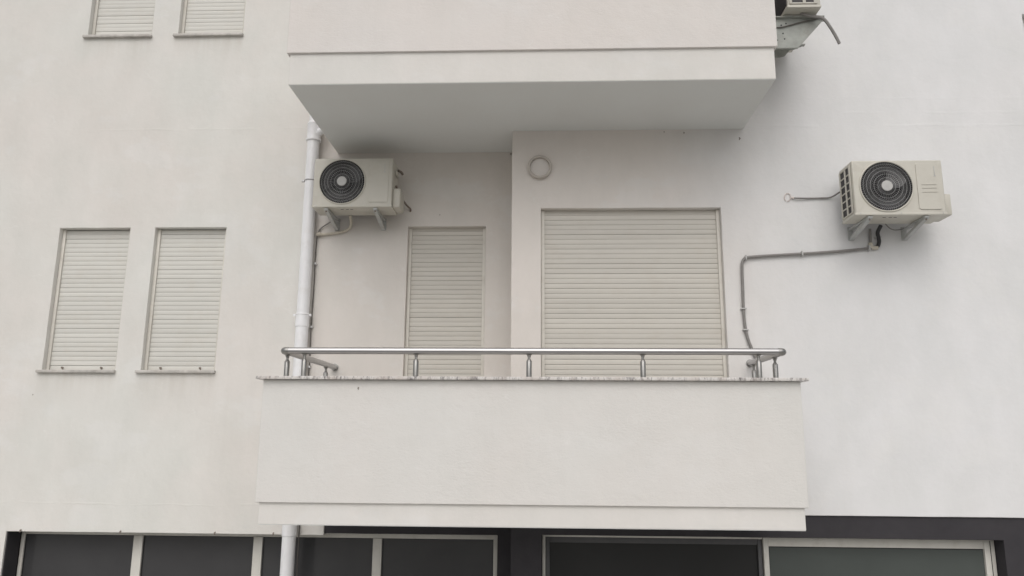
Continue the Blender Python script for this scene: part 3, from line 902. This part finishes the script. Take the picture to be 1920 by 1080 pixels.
for k in range(14):
    a = 2 * math.pi * k / 14
    a2 = 2 * math.pi * (k + 1) / 14
    R1, R2 = 0.028 + 0.002 * math.sin(k * 0.9), 0.028 + 0.002 * math.sin((k + 1) * 0.9)
    if k in (9,):
        continue
    bm_.tube([(-0.045 + R1 * math.cos(a), -0.003, 0.012 + 1.35 * R1 * math.sin(a)), (-0.045 + R2 * math.cos(a2), -0.003, 0.012 + 1.35 * R2 * math.sin(a2))], 0.005, 5)
bm_.tube([(-0.02, -0.002, 0.01), (0.01, -0.012, 0.004)], 0.010, 8)
bm_.build('filler_ring', M['filler'], cw)
bs = (3.10, YR, Z(1.78))
c3 = thing('sagging_wire', bs, 'thin wire sagging under the right wall unit between its brackets', 'cable')
run(MB(), [(2.96, YR - 0.15, Z(1.812)), (3.02, YR - 0.10, Z(1.785)), (3.08, YR - 0.07, Z(1.778)), (3.16, YR - 0.05, Z(1.795)), (3.22, YR - 0.03, Z(1.83))], 0.005, bs, 6).build('wire', M['hose'], c3)
bs = (-1.95, YD, Z(1.95))
c4 = thing('drain_hose', bs, 'grey pipe looping from the recessed unit to the drainpipe', 'hose')
run(MB(), [(-1.842, YD - 0.16, Z(2.068)), (-1.850, YD - 0.08, Z(2.02)), (-1.875, YD - 0.035, Z(1.975)), (-1.93, YD - 0.022, Z(1.945)), (-2.03, YD - 0.020, Z(1.925)), (-2.12, YD - 0.022, Z(1.915)), (-2.20, YD - 0.03, Z(1.912))], 0.0135, bs).build('hose_run', M['cream_tape'], c4)
MB().tube([(-0.245, -0.03, -0.038), (-0.205, -0.028, -0.036)], 0.019, 10).build('joint', M['cream_tape'], c4)
bs = (-2.10, YD, Z(1.98))
c5 = thing('signal_wire', bs, 'thin wire curving from the recessed unit down to the pipe joint', 'cable')
run(MB(), [(-2.035, YD - 0.05, Z(2.05)), (-2.10, YD - 0.02, Z(2.02)), (-2.16, YD - 0.015, Z(1.98)), (-2.195, YD - 0.015, Z(1.93))], 0.006, bs, 6).build('wire', M['hose'], c5)
bs = (-1.34, YD, Z(2.25))
c6 = thing('power_cable', bs, 'brown cable on the right end of the recessed unit going into the wall', 'cable')
run(MB(), [(-1.386, YD - 0.28, Z(2.32)), (-1.365, YD - 0.24, Z(2.27)), (-1.345, YD - 0.16, Z(2.23)), (-1.315, YD - 0.08, Z(2.19)), (-1.285, YD - 0.03, Z(2.165)), (-1.290, YD + 0.004, Z(2.150))], 0.009, bs).build('cable_run', M['hook'], c6)
run(MB(), [(-1.386, YD - 0.20, Z(2.50)), (-1.360, YD - 0.18, Z(2.49)), (-1.345, YD - 0.16, Z(2.47))], 0.012, bs).build('cable_gland', M['hook'], c6)
bs = (2.35, 5.72, Z(3.40))
c7 = thing('drain_hose', bs, 'grey hose hanging out in an arc below the top edge unit', 'hose')
run(MB(), [(2.16, 5.74, Z(3.462)), (2.24, 5.72, Z(3.425)), (2.295, 5.70, Z(3.405)), (2.335, 5.70, Z(3.378)), (2.375, 5.70, Z(3.31)), (2.41, 5.70, Z(3.235)), (2.437, 5.70, Z(3.165))], 0.013, bs).build('hose_run', M['hose'], c7)

# ------------------------------------------------------------------ round vent cover
V = thing('wall_vent', (-0.018, YR, Z(2.397)), 'round cream vent cover above the wide shutter', 'vent')
rm = MB()
for q in ((0.089, 0.108, -0.036),):
    rm.tube([(0, -0.0005, 0), (0, q[2] + 0.004, 0), (0, q[2], 0)], [q[1], q[1], q[1] - 0.004], 56, caps=False)
    rm.tube([(0, -0.0005, 0), (0, q[2] + 0.002, 0), (0, q[2], 0)], [q[0], q[0], q[0] + 0.002], 56, caps=False)
rm.ring((0, -0.036, 0), 0.099, 0.0120, 56, 8)
rm.build('rim', M['vent'], V)
pts = [(0.0875 * math.cos(2 * math.pi * k / 48), -0.012, 0.0875 * math.sin(2 * math.pi * k / 48)) for k in range(48)]
MB().poly(pts, (0, 0.008, 0)).build('cover', M['vent_cover'], V, smooth=False)
